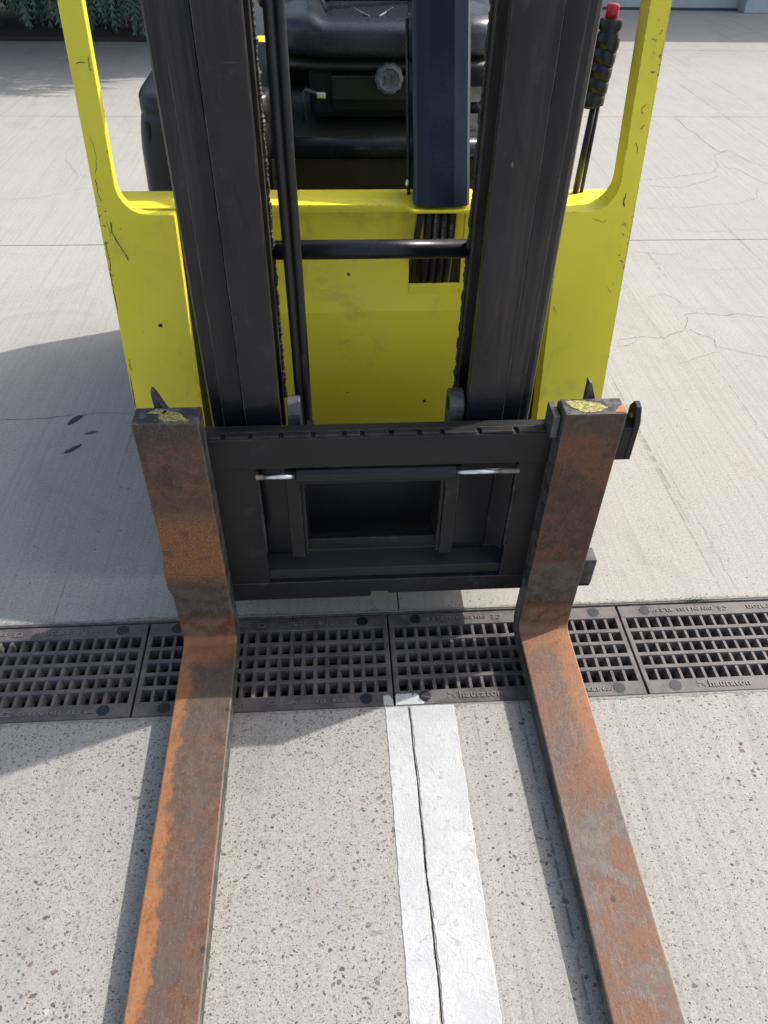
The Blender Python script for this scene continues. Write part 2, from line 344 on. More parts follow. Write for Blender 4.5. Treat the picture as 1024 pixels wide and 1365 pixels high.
# ------------------------------------------------------------------ mesh helpers (world coordinates in, object at its parent's base)
class MB:
    def __init__(s): s.v = []; s.f = []
    def add(s, vs, fs):
        k = len(s.v); s.v += [tuple(v) for v in vs]; s.f += [tuple(i+k for i in f) for f in fs]; return s
    def box(s, x0, x1, y0, y1, z0, z1, top=None):
        # top=(dx,dy): the top is narrower by that much on each side
        dx, dy = top or (0, 0)
        return s.add([(x0, y0, z0), (x1, y0, z0), (x1, y1, z0), (x0, y1, z0), (x0+dx, y0+dy, z1), (x1-dx, y0+dy, z1), (x1-dx, y1-dy, z1), (x0+dx, y1-dy, z1)],
                     [(3, 2, 1, 0), (4, 5, 6, 7), (0, 1, 5, 4), (1, 2, 6, 5), (2, 3, 7, 6), (3, 0, 4, 7)])
    def prism(s, prof, fn, a, b):
        # prof: list of 2-D points; fn(p, t) -> 3-D point; extruded from t=a to t=b
        n = len(prof)
        vs = [fn(p, a) for p in prof] + [fn(p, b) for p in prof]
        fs = [tuple(range(n-1, -1, -1)), tuple(range(n, 2*n))] + [(i, (i+1) % n, n+(i+1) % n, n+i) for i in range(n)]
        return s.add(vs, fs)
    def tube(s, pts, r, n=12, caps=True):
        pts = [Vector(p) for p in pts]; rs = r if isinstance(r, (list, tuple)) else [r]*len(pts)
        ref = None; vs = []
        for i, p in enumerate(pts):
            d = (pts[min(i+1, len(pts)-1)] - pts[max(i-1, 0)]).normalized()
            if ref is None:
                ref = d.orthogonal().normalized()
            ref = (ref - d*ref.dot(d)).normalized(); o = d.cross(ref)
            for k in range(n):
                a = 2*math.pi*k/n; vs.append(p + (ref*math.cos(a) + o*math.sin(a))*rs[i])
        fs = [(i*n+k, i*n+(k+1) % n, (i+1)*n+(k+1) % n, (i+1)*n+k) for i in range(len(pts)-1) for k in range(n)]
        if caps: fs += [tuple(range(n-1, -1, -1)), tuple((len(pts)-1)*n+k for k in range(n))]
        return s.add(vs, fs)
    def sup(s, c, r, e1=.35, e2=.35, nu=40, nv=24, fn=None):
        def sp(a, e): return math.copysign(abs(a)**e, a)
        vs = []
        for j in range(nv+1):
            ph = -math.pi/2 + math.pi*j/nv
            for i in range(nu):
                th = 2*math.pi*i/nu
                q = Vector((sp(math.cos(ph), e1)*sp(math.cos(th), e2), sp(math.cos(ph), e1)*sp(math.sin(th), e2), sp(math.sin(ph), e1)))
                p = Vector((c[0]+q.x*r[0], c[1]+q.y*r[1], c[2]+q.z*r[2]))
                if fn: p = fn(p, q)
                vs.append(p)
        fs = [(j*nu+i, j*nu+(i+1) % nu, (j+1)*nu+(i+1) % nu, (j+1)*nu+i) for j in range(nv) for i in range(nu)]
        return s.add(vs, fs)
    def build(s, name, mat, parent=None, label=None, bevel=0, seg=2, smooth=False, loc=None, kind=None):
        me = bpy.data.meshes.new(name)
        o = bpy.data.objects.new(name, me)
        base = Vector((0, 0, 0))
        if parent is not None:
            base = world_loc(parent); o.parent = parent
            if loc is not None: o.location = Vector(loc) - base; base = Vector(loc)
        elif loc is not None: o.location = loc; base = Vector(loc)
        me.from_pydata([Vector(v)-base for v in s.v], [], s.f)
        bm = bmesh.new(); bm.from_mesh(me); bmesh.ops.remove_doubles(bm, verts=bm.verts, dist=1e-7)
        bmesh.ops.recalc_face_normals(bm, faces=bm.faces); bm.to_mesh(me); bm.free()
        me.materials.append(mat)
        if smooth:
            for p in me.polygons: p.use_smooth = True
        if bevel:
            b = o.modifiers.new('bevel', 'BEVEL'); b.width = bevel; b.segments = seg; b.limit_method = 'ANGLE'; b.angle_limit = R(40)
            b.harden_normals = False
        C.collection.objects.link(o)
        if label: o['label'] = label
        if kind: o['kind'] = kind
        return o
def world_loc(o):
    v = Vector(o.location)
    while o.parent: o = o.parent; v += Vector(o.location)
    return v
def empty(name, loc, label, cat, group=None):
    o = bpy.data.objects.new(name, None); o.location = loc; o.empty_display_size = .1; C.collection.objects.link(o)
    o['label'] = label; o['category'] = cat
    if group: o['group'] = group
    return o
def tag(o, label, cat, group=None):
    o['label'] = label; o['category'] = cat
    if group: o['group'] = group
    return o
def box(name, mat, parent, x0, x1, y0, y1, z0, z1, bevel=.0015, label=None, **k):
    return MB().box(x0, x1, y0, y1, z0, z1).build(name, mat, parent, label, bevel, **k)
_dg = None
def text_obj(name, body, size, depth, mat, parent, loc, rot, align='LEFT', spacing=1.0, bold=0.0, sx=1.0):
    """Text turned into a mesh of its own. rot is the final rotation; loc is in world coordinates."""
    cu = bpy.data.curves.new(name, 'FONT'); cu.body = body; cu.size = size; cu.extrude = depth; cu.align_x = align
    cu.space_character = spacing; cu.offset = bold; cu.resolution_u = 3
    tmp = bpy.data.objects.new('tmp', cu); C.collection.objects.link(tmp)
    dg = bpy.context.evaluated_depsgraph_get(); me = bpy.data.meshes.new_from_object(tmp.evaluated_get(dg))
    bpy.data.objects.remove(tmp); bpy.data.curves.remove(cu)
    me.transform(Matrix.Diagonal((sx, 1, 1, 1)))
    me.materials.clear(); me.materials.append(mat)
    o = bpy.data.objects.new(name, me); C.collection.objects.link(o)
    o.rotation_euler = rot
    o.parent = parent; o.location = Vector(loc) - world_loc(parent)
    return o
def ground(u, v, z=0):                                     # where a sight line of the survey camera meets a level plane
    d = fwd*985 + rgt*(u-512) - up*(v-682.5); k = (z-CAM_H)/d.z
    return Vector((0, 0, CAM_H)) + d*k

# ------------------------------------------------------------------ the setting: ground, slabs, trench
def ring():
    m = MB(); a, b = 7.0, 400.0
    y0, y1 = -3.0, 12.0
    for (xa, xb, ya, yb) in ((-b, b, y1, b), (-b, b, -b, y0), (-b, -a, y0, y1), (a, b, y0, y1)):
        m.add([(xa, ya, -.012), (xb, ya, -.012), (xb, yb, -.012), (xa, yb, -.012)], [(0, 1, 2, 3)])
    return m
ring().build('ground', M['ground'], kind='structure')
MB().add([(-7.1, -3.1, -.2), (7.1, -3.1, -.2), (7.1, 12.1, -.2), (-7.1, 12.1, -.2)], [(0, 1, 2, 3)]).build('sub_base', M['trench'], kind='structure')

def joint_x(y):                                            # the slab joint that wanders under the white line
    return .1175 + .0035*(.77-y) + .0009*math.sin(y*23) + .0006*math.sin(y*61+1) + .0005*math.sin(y*173)
def slab(x0, x1, y0, y1, mat, jl=False, jr=False):
    """a slab 0.15 m thick; jl / jr: that side follows the wandering joint"""
    n = 90
    if jr: right = [(joint_x(y0+(y1-y0)*i/n)-.0009-random.random()*.0006, y0+(y1-y0)*i/n) for i in range(n+1)]
    else: right = [(x1, y0), (x1, y1)]
    if jl: left = [(joint_x(y0+(y1-y0)*i/n)+.0009+random.random()*.0006, y0+(y1-y0)*i/n) for i in range(n+1)]
    else: left = [(x0, y0), (x0, y1)]
    prof = right + left[::-1]
    return MB().prism(prof, lambda p, t: (p[0], p[1], t), -.15, 0).build('concrete_slab', mat, kind='structure')
NEAR_Y, FAR_Y = .776, 1.008
slab(-7, 0, -3, NEAR_Y, M['near'], jr=True)
slab(0, 7, -3, NEAR_Y, M['near2'], jl=True)
rows = [FAR_Y, 2.922, 4.712, 6.55, 12.0]
far_slabs = []
for i in range(4):
    a, b = rows[i]+(.0025 if i else 0), rows[i+1]-.0025
    xs = [-7, -3.6, None, 3.7, 7]
    for j in range(4):
        l = xs[j]; r = xs[j+1]
        far_slabs.append(slab(l if l is not None else 0, r if r is not None else 0, a, b, M['far'], jl=l is None, jr=r is None)
                         if (l is None or r is None) else slab(l+.003, r-.003, a, b, M['far']))
box('joint_filler', M['gap'], None, -7, 7, 2.0, 7.0, -.16, -.012, 0, kind='structure')
box('joint_filler', M['gap'], None, .10, .135, -3, .775, -.16, -.006, 0, kind='structure')
# trench walls and bed
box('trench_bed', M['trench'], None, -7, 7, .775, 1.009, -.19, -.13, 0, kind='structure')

def ribbon(pts, w0, w1=None, z=.0008, jit=.0, sub=7, seed=0):
    rnd = random.Random(seed); P = []
    for a, b in zip(pts[:-1], pts[1:]):
        a = Vector(a); b = Vector(b); n = Vector((-(b-a).y, (b-a).x, 0)).normalized(); L = (b-a).length
        for i in range(sub):
            t = i/sub; P.append(a.lerp(b, t) + n*rnd.uniform(-1, 1)*L*.035*(0 if i == 0 else 1))
    P.append(Vector(pts[-1])); m = MB(); vs = []; N = len(P)
    for i, p in enumerate(P):
        d = (P[min(i+1, N-1)] - P[max(i-1, 0)]); d.z = 0; n = Vector((-d.y, d.x, 0)).normalized()
        wd = (w0 + ((w1 or w0)-w0)*i/N)*rnd.uniform(.45, 1.35)*(.2 if i in (0, N-1) else 1)
        vs += [(p+n*wd/2)[:2]+(z,), (p-n*wd/2)[:2]+(z,)]
    m.add(vs, [(2*i, 2*i+1, 2*i+3, 2*i+2) for i in range(N-1)])
    return m
def slab_at(p):
    for s in far_slabs:
        xs = [v.co.x for v in s.data.vertices]; ys = [v.co.y for v in s.data.vertices]
        if min(xs) <= p.x <= max(xs) and min(ys) <= p.y <= max(ys): return s
    return far_slabs[1]
CR = [  # surveyed cracks: (points, width in mm, dark?)
    ([(0, 560), (60, 558), (100, 553), (176, 551)], 3.0, 1),
    ([(92, 196), (88, 212), (98, 226), (104, 234), (135, 236)], 2.6, 0),
    ([(92, 196), (118, 191), (150, 193)], 2.6, 0),
    ([(0, 268), (60, 262), (115, 250)], 3.0, 0),
    ([(900, 155), (932, 184), (960, 203), (972, 200)], 4, 1),
    ([(972, 200), (951, 207), (958, 222), (950, 230), (915, 234), (858, 240)], 4, 1),
    ([(972, 200), (1000, 216), (1024, 223)], 4, 0),
    ([(958, 235), (940, 242), (908, 251), (858, 247)], 3.5, 1),
    ([(960, 222), (985, 226), (1005, 238), (1024, 246)], 3.5, 1),
    ([(1012, 245), (1008, 265), (980, 272), (900, 277), (860, 278)], 3, 0),
    ([(842, 335), (890, 340), (905, 338)], 3, 0),
    ([(822, 454), (855, 449), (884, 451), (912, 440), (917, 424), (912, 420), (928, 417), (965, 421), (985, 418), (1024, 424)], 2.8, 1),
    ([(917, 438), (935, 447), (952, 452), (955, 462), (975, 466), (1000, 472), (1024, 476)], 2.6, 1),
    ([(820, 462), (840, 460), (852, 452)], 2.6, 0),
    ([(955, 463), (953, 470), (930, 477), (902, 487)], 2, 0),
    ([(860, 397), (885, 392), (898, 397), (908, 405)], 2.5, 0),
    ([(902, 306), (935, 309), (1000, 306), (1024, 308)], 2.5, 0),
    ([(868, 596), (905, 652), (935, 700), (965, 758), (985, 788)], 1.2, 0),
    ([(905, 360), (1024, 358)], 2, 0),
]
for i, (pts, wmm, dk) in enumerate(CR):
    g = [ground(*p) for p in pts]; mid = g[len(g)//2]
    s = slab_at(mid)
    ribbon(g, wmm/1000*.55, seed=i, z=.0012).build('crack', M['crack' if dk else 'hair'], s)
def blob(c, rx, ry, rot, z, seed, n=40, k=.18):
    rnd = random.Random(seed); ph = [rnd.uniform(0, 6.28) for _ in range(5)]; vs = []
    for i in range(n):
        a = 2*math.pi*i/n; r = 1 + sum(k/(j+1)*math.sin((j+2)*a+ph[j]) for j in range(5))
        x, y = rx*r*math.cos(a), ry*r*math.sin(a)
        vs.append((c.x+x*math.cos(rot)-y*math.sin(rot), c.y+x*math.sin(rot)+y*math.cos(rot), z))
    return MB().add(vs, [tuple(range(n))])
for k, (u, v, rx, ry, rot, mt) in enumerate([(100, 560, .021, .011, 1.0, 'oil'), (97, 599, .021, .0075, .8, 'oil'), (121, 577, .016, .006, .5, 'stain')]):
    blob(ground(u, v), rx, ry, rot, .0018, k+3).build('oil_stain', M[mt], slab_at(ground(u, v)))

# ------------------------------------------------------------------ painted line, split along the joint
def paint(side):
    m = MB(); ys = [-1.2 + i*(NEAR_Y-.002+1.2)/420 for i in range(421)]; rnd = random.Random(11+side); vs = []
    e = 0
    for y in ys:
        e = e*.35 + rnd.uniform(-.0008, .0008)
        if side < 0: a, b = .0715+.004*(.77-y)+e, joint_x(y)-.0014-rnd.random()*.0022
        else: a, b = joint_x(y)+.0013+rnd.random()*.0018, .203+e
        vs += [(a, y, .0001), (a+.0010, y, .0013), (b-.0010, y, .0013), (b, y, .0001)]
    fs = [(4*i+k, 4*i+k+1, 4*i+k+5, 4*i+k+4) for i in range(420) for k in range(3)]
    return m.add(vs, fs).build('painted_line', M['line'], kind='structure')
paint(-1); paint(1)

# ------------------------------------------------------------------ drainage grates
GZ = -.004; G0, G1 = .780, 1.003; MODX = .4945; X_FIRST = -.897
def make_grate(x0, label, printed=True):
    x1 = x0+MODX-.0025; cx = (x0+x1)/2
    g = empty('drain_grate', (cx, (G0+G1)/2, GZ), label, 'drain grate', 'plastic drain grates set end to end in the channel')
    fr = .034; ya, yb = G0+fr, G1-fr
    m = MB()
    m.box(x0, x1, G0, ya, -.034, GZ, (.001, .001)); m.box(x0, x1, yb, G1, -.034, GZ, (.001, .001))
    m.box(x0, x0+.011, ya-.003, yb+.003, -.0335, GZ-.0006, (.0006, 0)); m.box(x1-.011, x1, ya-.003, yb+.003, -.0335, GZ-.0006, (.0006, 0))
    m.build('frame', M['grate'], g, bevel=.001, seg=1)
    lb = MB(); rows_n = 5; p = (yb-ya)/rows_n
    for j in range(1, rows_n):
        y = ya+j*p; lb.box(x0+.004, x1-.004, y-.0078, y+.0078, -.026, GZ-.0008, (0, .0036))
    lb.build('long_bars', M['grate'], g, bevel=.0007, seg=1, kind='stuff')
    cb = MB(); n = 20; q = (x1-x0-.016)/n
    for i in range(1, n):
        x = x0+.008+i*q; cb.box(x-.0066, x+.0066, ya-.002, yb+.002, -.025, GZ-.0026, (.0036, 0))
    cb.build('cross_bars', M['grate'], g, bevel=.0006, seg=1, kind='stuff')
    for bx in (x0+.058, x1-.052):
        for by in (G0+.018, G1-.016):
            k = MB(); r = .0125; oc = [(bx+r*1.05*math.cos(R(22.5+45*a)), by+r*math.sin(R(22.5+45*a))) for a in range(8)]
            MB().prism([(bx+(p_[0]-bx)*1.22, by+(p_[1]-by)*1.22) for p_ in oc], lambda p_, t: (p_[0], p_[1], t), -.012, GZ+.0004).build('cap_rim', M['grate'], g, bevel=.0004, seg=1)
            k.prism(oc, lambda p_, t: (p_[0], p_[1], t), -.012, GZ+.0011)
            k.build('locking_cap', M['cap'], g, bevel=.001)
    if printed:
        def writing(ysign):
            # near edge reads from the camera side, far edge is turned round
            def put(name, body, size, xo, yo, sp=1.0, sx=1.0):
                if ysign > 0: loc = (x0+xo, G0+yo, GZ+.0001); rot = (0, 0, 0)
                else: loc = (x1-xo, G1-yo, GZ+.0001); rot = (0, 0, math.pi)
                return text_obj(name, body, size, .0017, M['letter'], g, loc, rot, spacing=sp, bold=.0004, sx=sx)
            put('lettering', 'hauraton', .0205, .124, .0115, 1.04, 1.10)
            put('lettering', 'CE', .0150, .252, .0125, 1.0, 1.15)
            put('lettering', 'DIN EN 1433', .0118, .285, .0125, 1.08, 1.1)
            put('lettering', 'KL.E 600', .0118, .375, .0125, 1.08, 1.1)
            f = 1 if ysign > 0 else -1; bx = x0+.110 if f > 0 else x1-.110; by = G0+.0185 if f > 0 else G1-.0185
            e = MB()
            for s in (-1, 1):
                e.prism([(bx+s*.0008, by), (bx+s*.0075, by+.0065), (bx+s*.0075, by+.0025)], lambda p_, t: (p_[0], p_[1], t), GZ, GZ+.0012)
                e.prism([(bx+s*.0008, by), (bx+s*.0075, by-.0065), (bx+s*.0075, by-.0025)], lambda p_, t: (p_[0], p_[1], t), GZ, GZ+.0012)
            e.build('emblem', M['letter'], g)
        writing(1); writing(-1)
    return g
make_grate(X_FIRST-MODX, 'drain grate beyond the far left one, at the left rim of the yard view')
make_grate(X_FIRST, 'dark brown drain grate farthest left, in shade left of the left fork')
make_grate(X_FIRST+MODX, 'drain grate crossed by the left fork, with a few sunlit bars beside it')
make_grate(X_FIRST+2*MODX, 'drain grate crossed by the right fork, white paint on its near left corner')
make_grate(X_FIRST+3*MODX, 'sunlit greyish drain grate farthest right, with moss on its far edge')
# steel edge strips of the channel and ragged mortar
for ya, yb in ((NEAR_Y-.001, G0-.0012), (G1+.0012, FAR_Y+.001)):
    box('channel_edge', M['frame'], None, -7, 7, ya, yb, -.14, -.0015, .0005, kind='structure')
def mortar(y, s, seed):
    rnd = random.Random(seed); m = MB(); n = 500; vs = []; e = 0
    for i in range(n+1):
        x = -1.6+3.4*i/n; e = e*.75+rnd.uniform(-.0015, .0015)
        vs += [(x, y, .0006), (x, y+s*(.0045+e+max(0, rnd.gauss(0, .0014))), .0007)]
    return m.add(vs, [(2*i, 2*i+2, 2*i+3, 2*i+1) for i in range(n)]).build('mortar_edge', M['mortar'], kind='structure')
mortar(FAR_Y, 1, 5); mortar(NEAR_Y, -1, 6)
# paint overspill on the grate rim
for (a, b, ya, yb, sd) in ((.070, .088, .781, .805, 1), (.093, .147, .781, .807, 2)):
    rnd = random.Random(sd); top_ = [(a+(b-a)*i/24, yb-abs(rnd.gauss(0, .003))-(0.010 if i > 17 else 0)*(i-17)/7*1.2) for i in range(25)]
    MB().prism([(a, ya)] + top_ + [(b, ya)], lambda p_, t: (p_[0], p_[1], t), GZ-.001, GZ+.0009).build('paint_spill', M['line'], kind='structure')
m = MB(); rnd = random.Random(4)
c0 = ground(925, 801)
for i in range(140):
    x = c0.x+rnd.gauss(0, .016); y = c0.y+rnd.gauss(0, .0035); h = rnd.uniform(.002, .007); d = rnd.uniform(-.003, .003)
    m.add([(x, y, -.001), (x+.0015, y, -.001), (x+d, y+d, h)], [(0, 1, 2)])
mo = m.build('moss_tuft', M['moss'], kind='stuff'); tag(mo, 'small green moss tuft at the far edge of the right grate', 'moss')

m = MB(); rnd = random.Random(12)
for i in range(420):
    x = rnd.uniform(-1.2, 1.4); yy = (1.011+abs(rnd.gauss(0, .006))) if rnd.random() < .6 else (.772-abs(rnd.gauss(0, .008))); r = rnd.uniform(.0006, .0022)
    a = rnd.random()*3
    m.add([(x+r*math.cos(a), yy+r*math.sin(a), 0), (x+r*math.cos(a+2.1), yy+r*math.sin(a+2.1), 0), (x+r*math.cos(a+4.2), yy+r*math.sin(a+4.2), 0), (x, yy, r*1.1)], [(0, 1, 3), (1, 2, 3), (2, 0, 3)])
tag(m.build('grit', M['mortar'], kind='stuff'), 'loose grit scattered along the edges of the drain channel', 'grit')
m = MB(); p0 = ground(570, 931); m.tube([p0+Vector((-.012, .004, .004)), p0+Vector((0, 0, .005)), p0+Vector((.014, -.003, .004))], .0007, 5); m.tube([p0, p0+Vector((.008, .006, .006))], .0005, 5)
tag(m.build('twig', M['thread']), 'tiny brown twig lying on the white paint at the grate rim', 'twig')

# ------------------------------------------------------------------ the forklift
FX = .057
fl = empty('forklift', (FX, 1.45, 0), 'yellow electric forklift seen from the front with black mast, black seat and lowered rusty forks', 'forklift')
Y = M['yellow']
def PY(z): return 1.2+.178*(z-.44)                          # the front plates lean back
def arc(cx, cy, r, a0, a1, n=8): return [(cx+r*math.cos(R(a0+(a1-a0)*i/n)), cy+r*math.sin(R(a0+(a1-a0)*i/n))) for i in range(n+1)]
LZ = .745
def plate(pr_, name, depth=.036, label=None):
    return MB().prism(pr_, lambda p, t: (p[0], PY(p[1])+t, p[1]), 0, depth).build(name, Y, fl, label, bevel=.002, seg=3)
plate([(-.386, .10), (-.386, 2.02), (-.350, 2.02), (-.350, LZ+.052)] + arc(-.350+.047, LZ+.047, .047, 180, 270) + [(-.261, LZ), (-.261, .10)], 'front_plate', .018, label='left yellow front plate running up into a roof pillar')
plate([(.396, .10), (.391, LZ), (.440, LZ)] + arc(.486-.047, LZ+.047, .047, 270, 360) + [(.485, 2.02), (.5185, 2.02), (.5185, .10)], 'front_plate', .042, label='right yellow front plate with chipped edge running up into a roof pillar')
# ledges behind the plates, cowl between them
box('ledge', Y, fl, -.384, -.205, PY(LZ)+.03, 1.366, LZ-.006, LZ-.0005, .002)
box('ledge', Y, fl, .335, .5165, PY(LZ)+.03, 1.366, LZ-.006, LZ-.0005, .002)
for xa in (-.268, .398):   # inner walls coloured black to paint in the shade of the mast recess
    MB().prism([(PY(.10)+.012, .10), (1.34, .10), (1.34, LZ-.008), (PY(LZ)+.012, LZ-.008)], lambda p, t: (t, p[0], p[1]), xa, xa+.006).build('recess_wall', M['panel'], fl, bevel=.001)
prof = [(1.366, LZ), (1.292, LZ), (1.2915, LZ-.004), (1.2925, LZ-.013), (1.299, LZ-.015), (1.302, LZ-.010), (1.306, LZ-.008), (1.312, LZ-.0085), (1.318, LZ-.020), (1.320, LZ-.06), (1.320, .655), (1.316, .630),
        (1.302, .574), (1.290, .546), (1.287, .522), (1.285, .49), (1.283, .33), (1.283, .10), (1.300, .10), (1.300, .50), (1.33, .53), (1.366, .58), (1.366, LZ-.03)]
# cowl sheet with an opening for the hoses: built in three strips round the hole
HX0, HX1, HZ = .139, .236, .594
def cowl_pts(x, zs=None): return prof
m = MB()
ext = [(1.366, LZ)] + [p for p in prof[1:18]]
def sheet(m, x0, x1, pts):
    m.add([(x0, p[0], p[1]) for p in pts]+[(x1, p[0], p[1]) for p in pts], [(i, i+1, len(pts)+i+1, len(pts)+i) for i in range(len(pts)-1)])
below = [(1.3061, HZ), (1.3035, .585)] + prof[12:18]
lip = ext[:9]
xs = [-.262, HX0, HX1, .397]
sheet(m, xs[0], xs[1], ext); sheet(m, xs[2], xs[3], ext); sheet(m, xs[1], xs[2], below); sheet(m, xs[1], xs[2], ext[:11])
cw = m.build('cowl', Y, fl, smooth=False)
for p in cw.data.polygons: p.use_smooth = True
sol = cw.modifiers.new('s', 'SOLIDIFY'); sol.thickness = .004; sol.offset = -1
sb = cw.modifiers.new('b', 'BEVEL'); sb.width = .0035; sb.segments = 4; sb.limit_method = 'ANGLE'; sb.angle_limit = R(12)
box('hose_well', M['dark'], fl, HX0-.01, HX1+.01, 1.40, 1.41, .45, LZ-.02, 0)
box('cowl_top', Y, fl, .10, .29, 1.335, 1.362, LZ-.010, LZ-.003, .001)
# yellow bracket under the steering column
MB().prism([(.128, 1.283), (.137, 1.268), (.236, 1.268), (.244, 1.275), (.244, 1.36), (.128, 1.36)], lambda p, t: (p[0], p[1], t), LZ-.007, LZ-.001).build('column_bracket', Y, fl, bevel=.0015)
MB().box(.232, .237, 1.285, 1.30, .665, LZ-.008).build('bracket_gusset', Y, fl, bevel=.001)
for (x, z, r) in ((-.313, .560, .0038), (.180, .345, .0036), (.02, .37, .0015)):
    yy = (PY(z)-.0004) if x < -.27 else 1.2828
    MB().prism([(x+r*math.cos(a*.5236), z+r*math.sin(a*.5236)) for a in range(12)], lambda p, t: (p[0], t, p[1]), yy, yy+.003).build('drilled_hole', M['trench'], fl)
# scratches scraped through the paint of the left plate
def scr(pts, wd, seed, mat='steel'):
    rnd = random.Random(seed); vs = []; P = []
    for a, b in zip(pts[:-1], pts[1:]):
        for i in range(5): t = i/5; P.append((a[0]+(b[0]-a[0])*t+rnd.uniform(-.0006, .0006), a[1]+(b[1]-a[1])*t))
    P.append(pts[-1]); N = len(P)
    for i, p in enumerate(P):
        q0, q1 = P[max(i-1, 0)], P[min(i+1, N-1)]; d = Vector((q1[0]-q0[0], q1[1]-q0[1])).normalized()
        w_ = wd*.48*rnd.uniform(.5, 1.3)*(.3 if i in (0, N-1) else 1)/2
        for s in (1, -1):
            x, z = p[0]-d.y*w_*s, p[1]+d.x*w_*s; vs.append((x, PY(z)-.0006, z))
    MB().add(vs, [(2*i, 2*i+2, 2*i+3, 2*i+1) for i in range(N-1)]).build('paint_scratch', M[mat], fl)
scr([(-.367, .735), (-.368, .718), (-.361, .700), (-.352, .683), (-.349, .672)], .0055, 1, 'stain')
scr([(-.376, .862), (-.372, .845), (-.371, .83), (-.374, .815), (-.378, .806)], .0014, 2)
scr([(-.380, .800), (-.378, .79), (-.379, .775), (-.376, .765)], .0022, 3)
scr([(-.374, .735), (-.371, .72), (-.372, .71)], .0014, 4)
scr([(-.356, .965), (-.357, .952), (-.356, .945)], .003, 5)
scr([(-.376, .955), (-.368, .957), (-.362, .956)], .0022, 6)
scr([(-.352, .84), (-.353, .835)], .003, 7)
scr([(.507, .905), (.500, .898), (.503, .89)], .0026, 8); scr([(.509, .875), (.504, .868)], .003, 9)
scr([(.5, .85), (.504, .842), (.506, .835)], .0025, 10); scr([(.498, .775), (.496, .76), (.499, .752)], .0045, 11)
scr([(.445, .735), (.457, .731), (.466, .728), (.472, .732)], .0016, 12); scr([(.491, .62), (.502, .607)], .0015, 13)
scr([(-.378, .50), (-.380, .485), (-.377, .478)], .003, 14); scr([(-.383, .66), (-.3835, .62), (-.3835, .585)], .0028, 15); scr([(-.383, .47), (-.3835, .43), (-.3835, .40)], .0035, 16)
scr([(-.381, .705), (-.382, .69), (-.380, .672), (-.382, .655)], .0026, 17); scr([(.398, .585), (.404, .574)], .003, 18)

# mast: outer and inner rails of each side
def rail_prof(x_in, x_out, front, back, s, fl_t=.020, rec=.018):
    # s=+1: the channel opens towards +x. list in x,y
    return [(x_out, front), (x_in, front), (x_in, front+fl_t), (x_in-s*rec, front+fl_t), (x_in-s*rec, back-fl_t), (x_in, back-fl_t), (x_in, back), (x_out, back)]
def vert(prof_, z0, z1): return MB().prism(prof_, lambda p, t: (p[0], p[1], t), z0, z1)
for s, xo, xl, xm, xi in ((1, -.208, -.186, -.1505, -.0935), (-1, .3205, .300, .2715, .2095)):
    side = 'left' if s > 0 else 'right'
    outer = [(xo, 1.012), (xo+s*.004, 1.003), (xo+s*.010, .9995), (xl-s*.001, .9985), (xl, .9965), (xm-s*.001, .9965), (xm-s*.001, 1.13), (xo, 1.13)]
    vert(outer, .078, 2.02).build('outer_mast_rail', M['mast'], fl, 'outer steel rail on the %s of the mast' % side, bevel=.0015, seg=2)
    vert(rail_prof(xi, xm+s*.0002, .990, 1.105, s), .082, 2.0).build('inner_mast_rail', M['mast'], fl, 'inner sliding rail on the %s of the mast' % side, bevel=.0018, seg=2)
    for xx, yy, wd in ((xl, .9962, .0011), (xm, .9896, .0012)):
        rnd = random.Random(int(xx*9999)); m = MB(); vs = []; N = 220
        for i in range(N+1):
            z = .50+.75*i/N; wv = wd*(.55+.35*math.sin(i*.21+xx*50)+rnd.uniform(-.1, .15))*(1 if math.sin(i*.13+xx*90) > -.8 else .25); x_ = xx+s*.0012
            vs += [(x_-wv/2, yy, z), (x_+wv/2, yy, z)]
        m.add(vs, [(2*i, 2*i+1, 2*i+3, 2*i+2) for i in range(N)]).build('grease_line', M['pale'], fl)
    # a crusty bead of dried grease along the rear inner corner
    rnd = random.Random(31+s); m = MB(); pts = []; rr = []
    for i in range(300):
        z = .48+i*.0028; pts.append((xi+s*(.0005+rnd.uniform(0, .0012)), 1.106+rnd.uniform(-.001, .001), z)); rr.append(.0030+.0012*math.sin(i*.5)*math.sin(i*.11)+abs(rnd.gauss(0, .0009)))
    m.tube(pts, rr, 6).build('grease_bead', M['grease'], fl)
    m = MB()
    for i in range(36 if s > 0 else 8):
        z = .5+rnd.random()*.62; r = rnd.uniform(.0003, .0011); x = xi+s*(.002+rnd.uniform(0, .003)); y = 1.1035
        m.add([(x-r, y, z-r), (x+r, y, z-r), (x+r, y, z+r*1.8), (x-r, y, z+r), (x, y-r, z)], [(0, 1, 4), (1, 2, 4), (2, 3, 4), (3, 0, 4)])
    m.build('grease_crumbs', M['crumb'], fl, kind='stuff')
# cross members
MB().tube([(-.10, 1.115, .742), (.215, 1.115, .742)], .0145, 24).build('tie_bar', M['black'], fl, smooth=True)
for z in (1.55, 1.95): box('mast_cross_member', M['mast'], fl, -.15, .262, 1.112, 1.135, z, z+.09, .002)
box('mast_foot_plate', M['dark'], fl, -.092, .208, 1.085, 1.10, .15, .375, .002)
box('mast_foot_ledge', M['dark'], fl, -.092, .208, 1.045, 1.085, .355, .375, .002)
MB().tube([(-.08, 1.04, .386), (.195, 1.04, .386)], .006, 10).build('hydraulic_pipe', M['rubber'], fl, smooth=True)
for x in (.005, .095):
    MB().box(x, x+.02, 1.025, 1.04, .392, .402).build('pipe_fitting', M['chrome'], fl, bevel=.002)
MB().tube([(.03, 1.035, .375), (.06, 1.03, .38), (.10, 1.035, .376)], .003, 8).build('small_pipe', M['steel'], fl, smooth=True)
